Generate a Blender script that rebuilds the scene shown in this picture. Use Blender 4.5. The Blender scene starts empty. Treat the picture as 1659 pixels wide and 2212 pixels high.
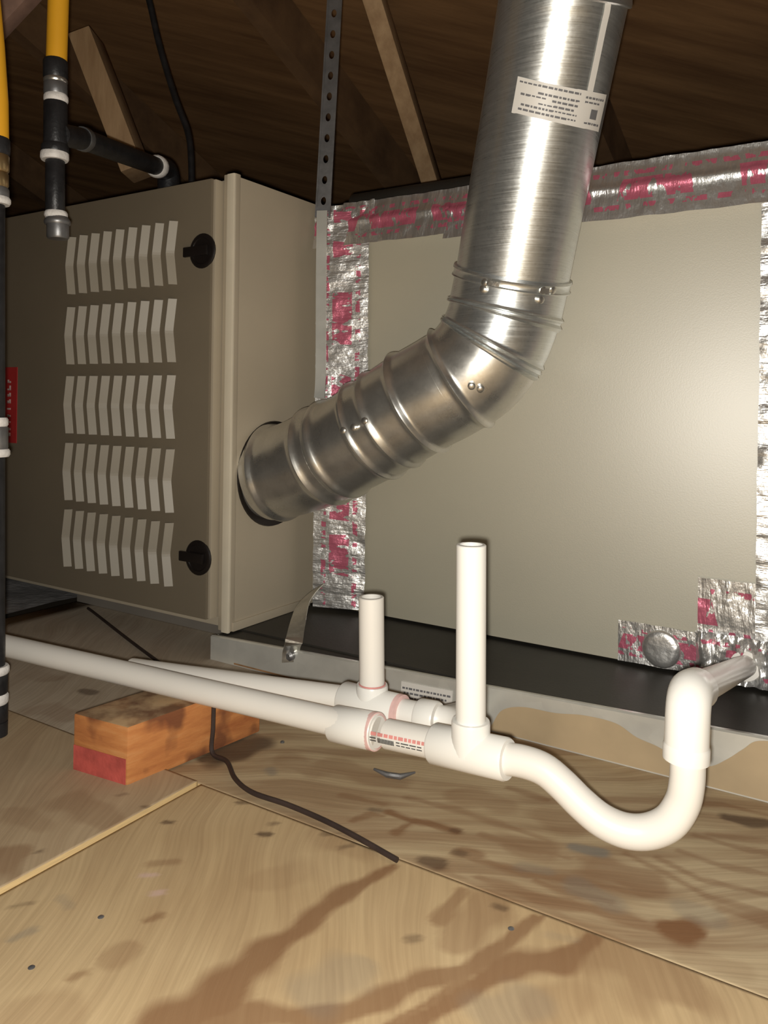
import bpy, bmesh, math, random
import numpy as np
from mathutils import Vector, Matrix, noise

random.seed(7)
rng = np.random.default_rng(5)
SC = bpy.context.scene
COL = SC.collection
PI = math.pi

# ------------------------------------------------------------------ camera
H = 0.40                      # camera height above the plywood (m)
FPX, PX, PY, ROLL = 1700.0, 829.5, 868.0, math.radians(0.8)
cd = bpy.data.cameras.new('camera')
cam = bpy.data.objects.new('camera', cd)
COL.objects.link(cam)
SC.camera = cam
cd.sensor_fit = 'VERTICAL'
cd.sensor_height = 24.0
cd.lens = FPX / 2212 * 24.0
cd.shift_y = -(1106 - PY) / 2212
cd.clip_start = 0.02
cam.matrix_world = Matrix.Translation((0, 0, H)) @ Matrix.Rotation(PI / 2, 4, 'X') @ Matrix.Rotation(ROLL, 4, 'Z')

# ------------------------------------------------------------------ light
w = bpy.data.worlds.new('attic_air')
SC.world = w
w.use_nodes = True
w.node_tree.nodes['Background'].inputs[0].default_value = (0.02, 0.017, 0.014, 1)
w.node_tree.nodes['Background'].inputs[1].default_value = 1.0
fl = bpy.data.lights.new('camera_flash', 'POINT')
fl.energy = 30.0
fl.color = (1.0, 0.955, 0.87)
fl.shadow_soft_size = 0.006
flo = bpy.data.objects.new('camera_flash', fl)
flo.location = (-0.006, 0.0, H - 0.011)
COL.objects.link(flo)
SC.view_settings.view_transform = 'Standard'
SC.view_settings.look = 'None'
SC.view_settings.gamma = 1.0
SC.view_settings.exposure = 0.0
SC.view_settings.use_curve_mapping = False

# ------------------------------------------------------------------ frames of the place
# U runs along the furnace front to the right, W runs away from the viewer, Z up
U = Vector((0.8444, -0.5356, 0.0)).normalized()
W = Vector((0.5356, 0.8444, 0.0)).normalized()
Z = Vector((0, 0, 1))
CAM = Vector((0, 0, H))


def P(u, v, z):
    return U * u + W * v + Z * z


def ray(x, y):
    dx, dy = x - PX, y - PY
    a = dx * math.cos(ROLL) + dy * math.sin(ROLL)
    b = -dx * math.sin(ROLL) + dy * math.cos(ROLL)
    return Vector((a / FPX, 1.0, -b / FPX))


def at(x, y, d):              # point at distance d in front of the viewer
    return CAM + ray(x, y) * d


def on_z(x, y, z=0.0):        # point on a horizontal plane
    r = ray(x, y)
    return CAM + r * ((z - H) / r.z)


def on_v(x, y, v):            # point on a plane parallel to the furnace front
    r = ray(x, y)
    return CAM + r * (v / r.dot(W))


def on_u(x, y, u):
    r = ray(x, y)
    return CAM + r * (u / r.dot(U))


# ------------------------------------------------------------------ materials
def new_mat(name):
    m = bpy.data.materials.new(name)
    m.use_nodes = True
    nt = m.node_tree
    return m, nt, nt.nodes['Principled BSDF']


def node(nt, typ, **kw):
    n = nt.nodes.new(typ)
    for k, v in kw.items():
        setattr(n, k, v)
    return n


def noise_tex(nt, scale, detail=3.0, vec=None, stretch=None, rough=0.5, coord='Object'):
    n = node(nt, 'ShaderNodeTexNoise')
    n.inputs['Scale'].default_value = scale
    n.inputs['Detail'].default_value = detail
    n.inputs['Roughness'].default_value = rough
    if vec is None:
        tc = node(nt, 'ShaderNodeTexCoord')
        vec = tc.outputs[coord]
    if stretch:
        mp = node(nt, 'ShaderNodeMapping')
        mp.inputs['Scale'].default_value = stretch[:3]
        if len(stretch) > 3:
            mp.inputs['Rotation'].default_value = (0, 0, stretch[3])
        nt.links.new(vec, mp.inputs['Vector'])
        vec = mp.outputs['Vector']
    nt.links.new(vec, n.inputs['Vector'])
    return n


def ramp(nt, fac, stops):
    r = node(nt, 'ShaderNodeValToRGB')
    el = r.color_ramp.elements
    while len(el) < len(stops):
        el.new(0.5)
    for e, (p, c) in zip(el, stops):
        e.position = p
        e.color = (*c, 1) if len(c) == 3 else c
    nt.links.new(fac, r.inputs['Fac'])
    return r


def mixc(nt, fac, a, b, mode='MIX'):
    m = node(nt, 'ShaderNodeMix', data_type='RGBA', blend_type=mode)
    if isinstance(fac, (int, float)):
        m.inputs[0].default_value = fac
    else:
        nt.links.new(fac, m.inputs[0])
    for i, x in ((6, a), (7, b)):
        if isinstance(x, tuple):
            m.inputs[i].default_value = (*x, 1)
        else:
            nt.links.new(x, m.inputs[i])
    return m.outputs[2]


def math_n(nt, op, a, b=None):
    m = node(nt, 'ShaderNodeMath', operation=op)
    for i, x in enumerate((a, b)):
        if x is None:
            continue
        if isinstance(x, (int, float)):
            m.inputs[i].default_value = x
        else:
            nt.links.new(x, m.inputs[i])
    return m.outputs[0]


def bump(nt, bs, height, strength, dist=0.01):
    b = node(nt, 'ShaderNodeBump')
    b.inputs['Strength'].default_value = strength
    b.inputs['Distance'].default_value = dist
    nt.links.new(height, b.inputs['Height'])
    nt.links.new(b.outputs['Normal'], bs.inputs['Normal'])


def simple(name, col, rough=0.5, metal=0.0, var=0.12, scale=25.0, stretch=None, bmp=0.0, bscale=None, spec=None):
    m, nt, bs = new_mat(name)
    n = noise_tex(nt, scale, 4.0, stretch=stretch)
    lo = tuple(c * (1 - var) for c in col)
    hi = tuple(min(1, c * (1 + var)) for c in col)
    r = ramp(nt, n.outputs['Fac'], [(0.3, lo), (0.7, hi)])
    nt.links.new(r.outputs['Color'], bs.inputs['Base Color'])
    bs.inputs['Roughness'].default_value = rough
    bs.inputs['Metallic'].default_value = metal
    if spec is not None:
        bs.inputs['Specular IOR Level'].default_value = spec
    if bmp:
        n2 = noise_tex(nt, bscale or scale * 4, 2.0, stretch=stretch)
        bump(nt, bs, n2.outputs['Fac'], bmp, 0.002)
    return m


M = {}
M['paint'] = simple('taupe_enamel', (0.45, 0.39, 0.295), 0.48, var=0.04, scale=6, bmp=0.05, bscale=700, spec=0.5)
M['door_paint_dimmed'] = simple('taupe_enamel_dimmed', (0.19, 0.158, 0.112), 0.5, var=0.05, scale=6, bmp=0.05, bscale=700, spec=0.5)  # same enamel as the cabinet, darkened to carry the flash falloff
M['louver_paint_dimmed'] = simple('taupe_louver_dimmed', (0.33, 0.295, 0.235), 0.45, var=0.05, scale=6)  # same enamel again, falloff dimming in the colour, less than the door
M['coil_paint'] = simple('beige_enamel', (0.54, 0.505, 0.385), 0.52, var=0.03, scale=5, bmp=0.06, bscale=500, spec=1.0)
M['coil_paint'].node_tree.nodes['Principled BSDF'].inputs['IOR'].default_value = 2.1
M['black_plastic'] = simple('black_plastic', (0.012, 0.009, 0.008), 0.4, var=0.2)
M['black_iron'] = simple('black_iron_pipe', (0.022, 0.022, 0.024), 0.42, 0.3, var=0.3, scale=60, bmp=0.2, bscale=250)
M['black_rubber'] = simple('black_rubber_pad', (0.030, 0.027, 0.022), 0.55, var=0.25, scale=9, bmp=0.1, bscale=300)
M['dope'] = simple('white_pipe_dope', (0.68, 0.66, 0.64), 0.55, var=0.15, scale=80, bmp=0.4, bscale=300)
M['yellow'] = simple('yellow_gas_jacket', (0.72, 0.36, 0.02), 0.45, var=0.06, scale=12)
M['brass'] = simple('brass_fitting', (0.45, 0.32, 0.16), 0.35, 0.9, var=0.15, scale=60)
M['steel'] = simple('dull_zinc_steel', (0.21, 0.21, 0.215), 0.42, 0.7, var=0.25, scale=40, bmp=0.1)
M['bright_steel'] = simple('bright_steel', (0.62, 0.61, 0.57), 0.3, 0.9, var=0.15, scale=40, bmp=0.3, bscale=120)
M['pvc'] = simple('white_pvc', (0.755, 0.73, 0.68), 0.34, var=0.025, scale=10)
M['pvc_old'] = simple('white_pvc_fitting', (0.80, 0.79, 0.75), 0.3, var=0.02, scale=10)
M['sticker'] = simple('white_sticker', (0.72, 0.70, 0.66), 0.45, var=0.03, scale=10)
M['ink'] = simple('dark_grey_ink', (0.05, 0.05, 0.05), 0.6, var=0.1)
M['grey_ink'] = simple('grey_ink', (0.16, 0.16, 0.17), 0.6, var=0.1)
M['red_ink'] = simple('faded_red_ink', (0.62, 0.25, 0.23), 0.55, var=0.2, scale=80)
M['pink_ink'] = simple('pink_primer_stain', (0.75, 0.50, 0.47), 0.5, var=0.15, scale=60)
M['red_label'] = simple('red_label_stock', (0.42, 0.03, 0.03), 0.5, var=0.1)
M['white_ink'] = simple('white_ink', (0.62, 0.5, 0.47), 0.5, var=0.05)
M['cord'] = simple('brown_black_cord', (0.035, 0.022, 0.018), 0.6, var=0.2, scale=60)
M['cut_edge'] = simple('fresh_cut_plywood_edge', (0.56, 0.40, 0.19), 0.75, var=0.15, scale=60, stretch=(1, 1, 30))
M['insul'] = simple('grey_loose_insulation', (0.30, 0.29, 0.29), 0.95, var=0.3, scale=30, bmp=1.0, bscale=80)


def galv(name, base, rough, metal, streak, spangle=120, aniso=0.0):
    m, nt, bs = new_mat(name)
    tc = node(nt, 'ShaderNodeTexCoord')
    v = node(nt, 'ShaderNodeTexVoronoi')
    v.inputs['Scale'].default_value = spangle
    nt.links.new(tc.outputs['Object'], v.inputs['Vector'])
    n = noise_tex(nt, 14, 5, stretch=streak)
    f = math_n(nt, 'ADD', math_n(nt, 'MULTIPLY', v.outputs['Color'], 0.12), math_n(nt, 'MULTIPLY', n.outputs['Fac'], 0.82))
    lo = tuple(c * 0.87 for c in base)
    hi = tuple(min(1, c * 1.1) for c in base)
    r = ramp(nt, f, [(0.3, lo), (0.7, hi)])
    nt.links.new(r.outputs['Color'], bs.inputs['Base Color'])
    rr = ramp(nt, f, [(0.3, (rough * 0.85,) * 3), (0.7, (rough * 1.15,) * 3)])
    nt.links.new(rr.outputs['Color'], bs.inputs['Roughness'])
    bs.inputs['Metallic'].default_value = metal
    bump(nt, bs, n.outputs['Fac'], 0.025, 0.004)
    return m


M['duct'] = galv('galvanised_vent', (0.69, 0.715, 0.71), 0.32, 0.88, (1.5, 1.5, 45), 300)
M['elbow'] = galv('galvanised_elbow', (0.68, 0.67, 0.63), 0.31, 0.86, (2, 2, 2), 300)
M['pan'] = galv('galvanised_pan', (0.74, 0.74, 0.69), 0.24, 0.45, (1.2, 1.2, 1.2), 60)


def foil_mat():
    m, nt, bs = new_mat('foil_tape_with_red_print')
    uv = node(nt, 'ShaderNodeUVMap')
    sep = node(nt, 'ShaderNodeSeparateXYZ')
    nt.links.new(uv.outputs['UV'], sep.inputs[0])
    # letters: blocks of broken strokes in rows across the tape width
    n1 = noise_tex(nt, 1.0, 2.0, uv.outputs['UV'], (95, 38, 1))
    n2 = noise_tex(nt, 1.0, 0.0, uv.outputs['UV'], (17, 4, 1))
    v = sep.outputs['Y']
    def band(c, hw):
        return math_n(nt, 'LESS_THAN', math_n(nt, 'ABSOLUTE', math_n(nt, 'SUBTRACT', v, c)), hw)
    big = math_n(nt, 'MULTIPLY', band(0.045, 0.017), math_n(nt, 'GREATER_THAN', n2.outputs['Fac'], 0.50))
    solid = math_n(nt, 'MULTIPLY', big, math_n(nt, 'GREATER_THAN', n1.outputs['Fac'], 0.43))
    small = math_n(nt, 'MULTIPLY', band(0.018, 0.004), math_n(nt, 'GREATER_THAN', n1.outputs['Fac'], 0.53))
    small2 = math_n(nt, 'MULTIPLY', band(0.072, 0.004), math_n(nt, 'GREATER_THAN', n1.outputs['Fac'], 0.53))
    mask = math_n(nt, 'MAXIMUM', solid, math_n(nt, 'MAXIMUM', small, small2))
    col = mixc(nt, math_n(nt, 'MULTIPLY', mask, 0.85), (0.86, 0.855, 0.84), (0.60, 0.05, 0.15))
    nt.links.new(col, bs.inputs['Base Color'])
    nt.links.new(math_n(nt, 'SUBTRACT', 0.86, math_n(nt, 'MULTIPLY', mask, 0.45)), bs.inputs['Metallic'])
    bs.inputs['Roughness'].default_value = 0.34
    n3 = noise_tex(nt, 1.0, 4.0, uv.outputs['UV'], (120, 22, 1), 0.6)
    n4 = noise_tex(nt, 38.0, 4.0)
    bump(nt, bs, math_n(nt, 'ADD', n3.outputs['Fac'], n4.outputs['Fac']), 0.45, 0.006)
    return m


M['foil'] = foil_mat()


def wood(name, dark, light, stretch, rough=0.7, scale=3.0, knots=0.0):
    m, nt, bs = new_mat(name)
    n = noise_tex(nt, scale, 6, stretch=stretch, rough=0.62)
    n2 = noise_tex(nt, scale * 0.4, 2)
    r = ramp(nt, n.outputs['Fac'], [(0.32, dark), (0.68, light)])
    c = mixc(nt, math_n(nt, 'MULTIPLY', n2.outputs['Fac'], 0.5), r.outputs['Color'], tuple(x * 0.6 for x in dark))
    nt.links.new(c, bs.inputs['Base Color'])
    bs.inputs['Roughness'].default_value = rough
    bump(nt, bs, n.outputs['Fac'], 0.2, 0.004)
    return m


ANG = math.atan2(-0.5356, 0.8444)
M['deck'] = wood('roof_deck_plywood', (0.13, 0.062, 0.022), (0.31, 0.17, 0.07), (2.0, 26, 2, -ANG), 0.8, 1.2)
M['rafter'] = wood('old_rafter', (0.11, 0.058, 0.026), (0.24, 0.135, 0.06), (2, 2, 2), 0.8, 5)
M['web'] = wood('pale_truss_lumber', (0.36, 0.22, 0.11), (0.56, 0.38, 0.21), (9, 9, 1.2), 0.75, 5)
M['block'] = None


def block_mat():
    m, nt, bs = new_mat('orange_stained_lumber')
    tc = node(nt, 'ShaderNodeTexCoord')
    n = noise_tex(nt, 14, 5, stretch=(1, 1, 5), rough=0.6)
    n2 = noise_tex(nt, 17, 3)
    r = ramp(nt, n.outputs['Fac'], [(0.3, (0.36, 0.12, 0.035)), (0.55, (0.50, 0.20, 0.06)), (0.75, (0.56, 0.27, 0.10))])
    d = ramp(nt, n2.outputs['Fac'], [(0.47, (0, 0, 0)), (0.57, (1, 1, 1))])
    c = mixc(nt, math_n(nt, 'MULTIPLY', d.outputs['Color'], 0.85), r.outputs['Color'], (0.14, 0.045, 0.018))
    # weathered grey-brown on the upward face
    geo = node(nt, 'ShaderNodeNewGeometry')
    sep = node(nt, 'ShaderNodeSeparateXYZ')
    nt.links.new(geo.outputs['True Normal'], sep.inputs[0])
    n3 = noise_tex(nt, 30, 4)
    top = math_n(nt, 'MULTIPLY', math_n(nt, 'GREATER_THAN', sep.outputs['Z'], 0.7), 0.8)
    tcol = ramp(nt, n3.outputs['Fac'], [(0.38, (0.15, 0.08, 0.04)), (0.6, (0.50, 0.36, 0.20))])
    c = mixc(nt, top, c, tcol.outputs['Color'])
    nt.links.new(c, bs.inputs['Base Color'])
    bs.inputs['Roughness'].default_value = 0.8
    bump(nt, bs, n.outputs['Fac'], 0.4, 0.004)
    return m


M['block'] = block_mat()
M['red_paint'] = simple('red_sealing_paint', (0.42, 0.075, 0.06), 0.7, var=0.3, scale=40, bmp=0.3, bscale=150)


def ply_mat(name, base_lo, base_hi, along_u):
    m, nt, bs = new_mat(name)
    st = (1.0, 9.0, 1.0, -ANG) if along_u else (9.0, 1.0, 1.0, -ANG)
    st2 = (1.0, 30.0, 1.0, -ANG) if along_u else (30.0, 1.0, 1.0, -ANG)
    tc = node(nt, 'ShaderNodeTexCoord')
    warp = noise_tex(nt, 2.6, 2)
    add = node(nt, 'ShaderNodeVectorMath', operation='MULTIPLY_ADD')
    nt.links.new(warp.outputs['Color'], add.inputs[0])
    add.inputs[1].default_value = (0.16, 0.16, 0)
    nt.links.new(tc.outputs['Object'], add.inputs[2])
    n = noise_tex(nt, 4.0, 4, add.outputs[0], st)
    f = noise_tex(nt, 9.0, 4, add.outputs[0], st2)
    cl = noise_tex(nt, 5.0, 3)
    fig = ramp(nt, n.outputs['Fac'], [(0.44, (0, 0, 0)), (0.60, (1, 1, 1))])
    a = ramp(nt, cl.outputs['Fac'], [(0.3, base_lo), (0.7, base_hi)])
    brown = (0.215, 0.108, 0.05)
    c = mixc(nt, math_n(nt, 'MULTIPLY', fig.outputs['Color'], 0.50 if along_u else 0.16), a.outputs['Color'], brown)
    fine = ramp(nt, f.outputs['Fac'], [(0.35, (0.88, 0.87, 0.86)), (0.65, (1, 1, 1))])
    c = mixc(nt, 1.0, c, fine.outputs['Color'], 'MULTIPLY')
    at_ = node(nt, 'ShaderNodeAttribute', attribute_name='marks')
    sp = node(nt, 'ShaderNodeSeparateColor')
    nt.links.new(at_.outputs['Color'], sp.inputs[0])
    c = mixc(nt, sp.outputs[0], c, brown)
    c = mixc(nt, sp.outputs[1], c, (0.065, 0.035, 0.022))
    c = mixc(nt, sp.outputs[2], c, (0.20, 0.19, 0.165))
    c = mixc(nt, at_.outputs['Alpha'], c, (0.60, 0.42, 0.38))
    nt.links.new(c, bs.inputs['Base Color'])
    bs.inputs['Roughness'].default_value = 0.62
    bs.inputs['Specular IOR Level'].default_value = 0.25
    bump(nt, bs, f.outputs['Fac'], 0.12, 0.003)
    return m


M['ply_near'] = ply_mat('plywood_near', (0.49, 0.345, 0.185), (0.60, 0.455, 0.265), False)
M['ply_far'] = ply_mat('plywood_far', (0.455, 0.345, 0.205), (0.55, 0.44, 0.28), True)
M['ply_grey'] = ply_mat('plywood_grey', (0.46, 0.385, 0.29), (0.56, 0.48, 0.38), False)
M['ply_left'] = ply_mat('plywood_left', (0.44, 0.325, 0.205), (0.52, 0.40, 0.255), False)


# ------------------------------------------------------------------ object helpers
def empty(name, loc, label, cat, group=None):
    o = bpy.data.objects.new(name, None)
    o.empty_display_size = 0.05
    o.location = loc
    COL.objects.link(o)
    o['label'] = label
    o['category'] = cat
    if group:
        o['group'] = group
    return o


def root_loc(o):
    while o.parent:
        o = o.parent
    return o.location


def link(o, parent):
    COL.objects.link(o)
    if parent is not None:
        o.parent = parent
        if parent.parent is None:
            o.location = Vector(o.location) - parent.location
    return o


def mesh(name, verts, faces, mat, parent=None, smooth=True, sharp=40):
    me = bpy.data.meshes.new(name)
    me.from_pydata([tuple(v) for v in verts], [], faces)
    me.update()
    if smooth:
        me.shade_smooth()
        try:
            me.set_sharp_from_angle(angle=math.radians(sharp))
        except Exception:
            pass
    if mat:
        me.materials.append(mat)
    return link(bpy.data.objects.new(name, me), parent)


class Geo:
    def __init__(self):
        self.v, self.f = [], []

    def add(self, v, f):
        k = len(self.v)
        self.v += [Vector(x) for x in v]
        self.f += [tuple(i + k for i in q) for q in f]
        return self

    def obj(self, name, mat, parent=None, **kw):
        return mesh(name, self.v, self.f, mat, parent, **kw)


def box(c0, ax, ay, az, bev=0.0):
    """a box from its corner c0 along three edge vectors, optionally bevelled"""
    c0, ax, ay, az = map(Vector, (c0, ax, ay, az))
    vs = [c0 + ax * i + ay * j + az * k for k in (0, 1) for j in (0, 1) for i in (0, 1)]
    fs = [(0, 2, 3, 1), (4, 5, 7, 6), (0, 1, 5, 4), (2, 6, 7, 3), (0, 4, 6, 2), (1, 3, 7, 5)]
    if ax.cross(ay).dot(az) < 0:
        fs = [tuple(reversed(f)) for f in fs]
    if bev <= 0:
        return vs, fs
    bm = bmesh.new()
    bv = [bm.verts.new(v) for v in vs]
    for f in fs:
        bm.faces.new([bv[i] for i in f])
    bmesh.ops.bevel(bm, geom=bm.edges[:], offset=bev, segments=2, affect='EDGES', profile=0.6)
    bm.verts.index_update()
    out = [v.co.copy() for v in bm.verts], [tuple(v.index for v in f.verts) for f in bm.faces]
    bm.free()
    return out


def uvbox(u0, u1, v0, v1, z0, z1, bev=0.0):
    return box(P(u0, v0, z0), U * (u1 - u0), W * (v1 - v0), Z * (z1 - z0), bev)


def fillet(pts, rad, k=8):
    pts = [Vector(p) for p in pts]
    if isinstance(rad, (int, float)):
        rad = [rad] * len(pts)
    out = [pts[0]]
    for i in range(1, len(pts) - 1):
        a, b, c = pts[i - 1], pts[i], pts[i + 1]
        d1, d2 = (a - b), (c - b)
        r1 = min(rad[i], d1.length * 0.49)
        r2 = min(rad[i], d2.length * 0.49)
        p, q = b + d1.normalized() * r1, b + d2.normalized() * r2
        for j in range(k + 1):
            t = j / k
            out.append(p * (1 - t) ** 2 + b * 2 * t * (1 - t) + q * t * t)
    out.append(pts[-1])
    return out


def tangents(pts):
    ts = []
    for i in range(len(pts)):
        a, b = pts[max(0, i - 1)], pts[min(len(pts) - 1, i + 1)]
        t = (b - a)
        ts.append(t.normalized() if t.length > 1e-9 else (ts[-1] if ts else Vector((0, 0, 1))))
    return ts


def ringframes(ts, ref=Vector((0.0, -1.0, 0.12))):
    fr = []
    n = None
    for t in ts:
        if n is None:
            n = ref - t * ref.dot(t)
            if n.length < 1e-4:
                n = Vector((1, 0, 0)) - t * t.x
        else:
            n = n - t * n.dot(t)
        n.normalize()
        fr.append((n.copy(), t.cross(n)))
    return fr


def sweep(pts, rad, n=24, cap0=True, cap1=True, ts=None):
    pts = [Vector(p) for p in pts]
    if isinstance(rad, (int, float)):
        rad = [rad] * len(pts)
    ts = ts or tangents(pts)
    fr = ringframes(ts)
    vs, fs = [], []
    for p, r, (a, b) in zip(pts, rad, fr):
        for j in range(n):
            an = 2 * PI * j / n
            vs.append(p + (a * math.cos(an) + b * math.sin(an)) * r)
    for i in range(len(pts) - 1):
        for j in range(n):
            k = (j + 1) % n
            fs.append((i * n + j, i * n + k, (i + 1) * n + k, (i + 1) * n + j))
    if cap0:
        fs.append(tuple(reversed(range(n))))
    if cap1:
        fs.append(tuple((len(pts) - 1) * n + j for j in range(n)))
    return vs, fs


def profile(p0, p1, prof, n=24, cap0=True, cap1=True):
    """surface of revolution about p0->p1; prof = [(distance from p0, radius)]"""
    p0, p1 = Vector(p0), Vector(p1)
    t = (p1 - p0).normalized()
    return sweep([p0 + t * d for d, r in prof], [r for d, r in prof], n, cap0, cap1, [t] * len(prof))


def tube(p0, p1, r, wall=0.003, n=28, depth=0.04):
    """a pipe closed at p0 and open at p1 with a visible bore"""
    L = (Vector(p1) - Vector(p0)).length
    return profile(p0, p1, [(0, r), (L - 0.0008, r), (L, r - 0.0008), (L, r - wall), (L - depth, r - wall)], n)


def grid(fn, nu, nv):
    vs = [fn(i / (nu - 1), j / (nv - 1)) for j in range(nv) for i in range(nu)]
    fs = [(j * nu + i, j * nu + i + 1, (j + 1) * nu + i + 1, (j + 1) * nu + i) for j in range(nv - 1) for i in range(nu - 1)]
    return vs, fs


def structure(o, label=None):
    o['kind'] = 'structure'
    if label:
        o['label'] = label
    return o


# ------------------------------------------------------------------ floor
floor = structure(mesh('floor', *box(P(-6, -6, -0.2), U * 12, W * 12, Z * 0.17), simple('dark_subfloor', (0.05, 0.035, 0.02), 0.9), None, smooth=False))


def marks_from(px_lines, us, vs):
    """line lists in photo pixels -> coverage over a floor grid (in metres)"""
    uu, vv = np.meshgrid(us, vs)
    out = np.zeros_like(uu)
    for pts, wd, strength in px_lines:
        g = []
        for x, y in pts:
            q = on_z(x, y)
            d = (q - CAM).length
            g.append((q.dot(U), q.dot(W)))
        if len(g) == 1:
            g = g * 2
        for i in range(len(g) - 1):
            (ax, ay), (bx, by) = g[i], g[i + 1]
            w0 = wd[min(i, len(wd) - 1)]
            w1 = wd[min(i + 1, len(wd) - 1)]
            dx, dy = bx - ax, by - ay
            L2 = dx * dx + dy * dy + 1e-12
            t = np.clip(((uu - ax) * dx + (vv - ay) * dy) / L2, 0, 1)
            dist = np.hypot(uu - ax - t * dx, vv - ay - t * dy)
            half = 0.5 * (w0 + (w1 - w0) * t) * (0.92 + 0.35 * np.sin(uu * 90 + vv * 61) * np.sin(vv * 77 - uu * 37))
            cov = np.clip(1.0 - (dist - half) / (half * 0.6 + 0.0012), 0, 1) * strength
            out = np.maximum(out, cov)
    return out


def plywood(u_rng, v_rng, ztop, mat, lines, dense):
    us = np.unique(np.round(np.concatenate([np.linspace(u_rng[0], u_rng[1], 12), np.arange(dense[0], dense[1], 0.0035)]), 5))
    vs = np.unique(np.round(np.concatenate([np.linspace(v_rng[0], v_rng[1], 12), np.arange(dense[2], dense[3], 0.0035)]), 5))
    nu, nv = len(us), len(vs)
    uu, vv = np.meshgrid(us, vs)
    co = np.empty((nu * nv, 3))
    co[:, 0] = (uu * U.x + vv * W.x).ravel()
    co[:, 1] = (uu * U.y + vv * W.y).ravel()
    co[:, 2] = ztop
    idx = np.arange(nu * nv).reshape(nv, nu)
    q = np.stack([idx[:-1, :-1], idx[:-1, 1:], idx[1:, 1:], idx[1:, :-1]], -1).reshape(-1, 4)
    # skirt
    lower = co.copy()
    rim = np.concatenate([idx[0, :], idx[1:, -1], idx[-1, -2::-1], idx[-2:0:-1, 0]])
    low = co[rim].copy()
    low[:, 2] = ztop - 0.015
    k = len(co)
    m_ = len(rim)
    sk = np.array([[rim[i], k + i, k + (i + 1) % m_, rim[(i + 1) % m_]] for i in range(m_)])
    co = np.concatenate([co, low])
    faces = np.concatenate([q, sk])
    me = bpy.data.meshes.new('plywood_sheet')
    me.vertices.add(len(co))
    me.vertices.foreach_set('co', co.ravel())
    me.loops.add(faces.size)
    me.loops.foreach_set('vertex_index', faces.ravel().astype(np.int32))
    me.polygons.add(len(faces))
    me.polygons.foreach_set('loop_start', np.arange(0, faces.size, 4, dtype=np.int32))
    me.polygons.foreach_set('material_index', np.concatenate([np.zeros(len(q)), np.ones(len(sk))]).astype(np.int32))
    me.update(calc_edges=True)
    me.validate()
    at_ = me.attributes.new('marks', 'FLOAT_COLOR', 'POINT')
    buf = np.zeros((len(co), 4), np.float32)
    inside = ((uu >= dense[0]) & (uu <= dense[1]) & (vv >= dense[2]) & (vv <= dense[3])).ravel()
    for ch in range(4):
        buf[:nu * nv, ch] = marks_from(lines[ch], us, vs).ravel() * inside
    at_.data.foreach_set('color', buf.ravel())
    me.materials.append(mat)
    me.materials.append(M['cut_edge'])
    return link(bpy.data.objects.new('plywood_sheet', me), floor)


def px(*a):
    return list(zip(a[0::2], a[1::2]))


near_brown = [
    (px(350, 2230, 430, 2180, 500, 2130, 565, 2065, 650, 2010, 725, 1945, 800, 1900, 850, 1872), [.030, .030, .027, .021, .014, .016, .011, .006], .82),
    (px(420, 2212, 560, 2190, 640, 2200, 760, 2185, 830, 2160, 905, 2120, 1005, 2095, 1090, 2040, 1155, 1980), [.026, .018, .015, .013, .015, .015, .011, .010, .005], .72),
    (px(860, 2230, 980, 2160, 1070, 2105, 1130, 2080, 1200, 2080, 1265, 2040, 1310, 2000), [.010, .010, .014, .024, .020, .012, .005], .8),
    (px(820, 2225, 930, 2165, 1040, 2085, 1120, 2020, 1190, 1965), [.004, .004, .005, .005, .003], .7),
    (px(950, 1985, 975, 1955, 995, 1925), [.012, .011, .008], .6),
    (px(980, 2045, 1020, 2000, 1060, 1960, 1090, 1930), [.02, .03, .03, .02], .42),
    (px(1320, 2060, 1400, 2095, 1480, 2130), [.04, .055, .04], .42),
    (px(1480, 2080, 1500, 2140), [.02, .02], .35),
    (px(235, 2070, 275, 2050), [.018, .016], .35), (px(315, 1990, 345, 1978), [.006], .6),
    (px(155, 2112, 185, 2100), [.005], .5), (px(690, 1800, 760, 1830), [.03, .03], .25),
    (px(330, 1866, 380, 1862), [.008], .4), (px(60, 2180, 120, 2205), [.03], .25),
    (px(560, 1905, 640, 1890), [.02, .03], .18), (px(1180, 2180, 1240, 2160), [.03], .25)]
near_dark = [(px(358, 1776, 372, 1777), [.004], .7), (px(562, 1802, 580, 1803), [.005], .75), (px(515, 1734, 545, 1731), [.005], .6),
             (px(1075, 1958, 1090, 1962), [.006], .55), (px(885, 2028, 900, 2026), [.006], .45), (px(585, 1780, 600, 1778), [.003], .5),
             (px(700, 1802, 712, 1801), [.004], .5), (px(735, 1832, 760, 1826), [.004], .45), (px(20, 1960, 70, 1950), [.003], .35)]
near_grey = [(px(690, 2145, 730, 2110, 780, 2085), [.03, .03, .02], .28), (px(1075, 2185, 1120, 2165), [.03, .03], .28),
             (px(25, 2030, 70, 2010), [.006], .4), (px(130, 1938, 150, 1960), [.006], .25),
             (px(1190, 2020, 1240, 2030), [.008], .15)]
near_pink = [(px(308, 1891, 335, 1890), [.004], .6), (px(334, 1930, 350, 1927), [.004], .6)]
ply_near = plywood((-0.594, 1.6), (-1.4, 0.5919), 0.0, M['ply_near'], [near_brown, near_dark, near_grey, near_pink], (-0.594, 0.0, 0.27, 0.590))
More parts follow.
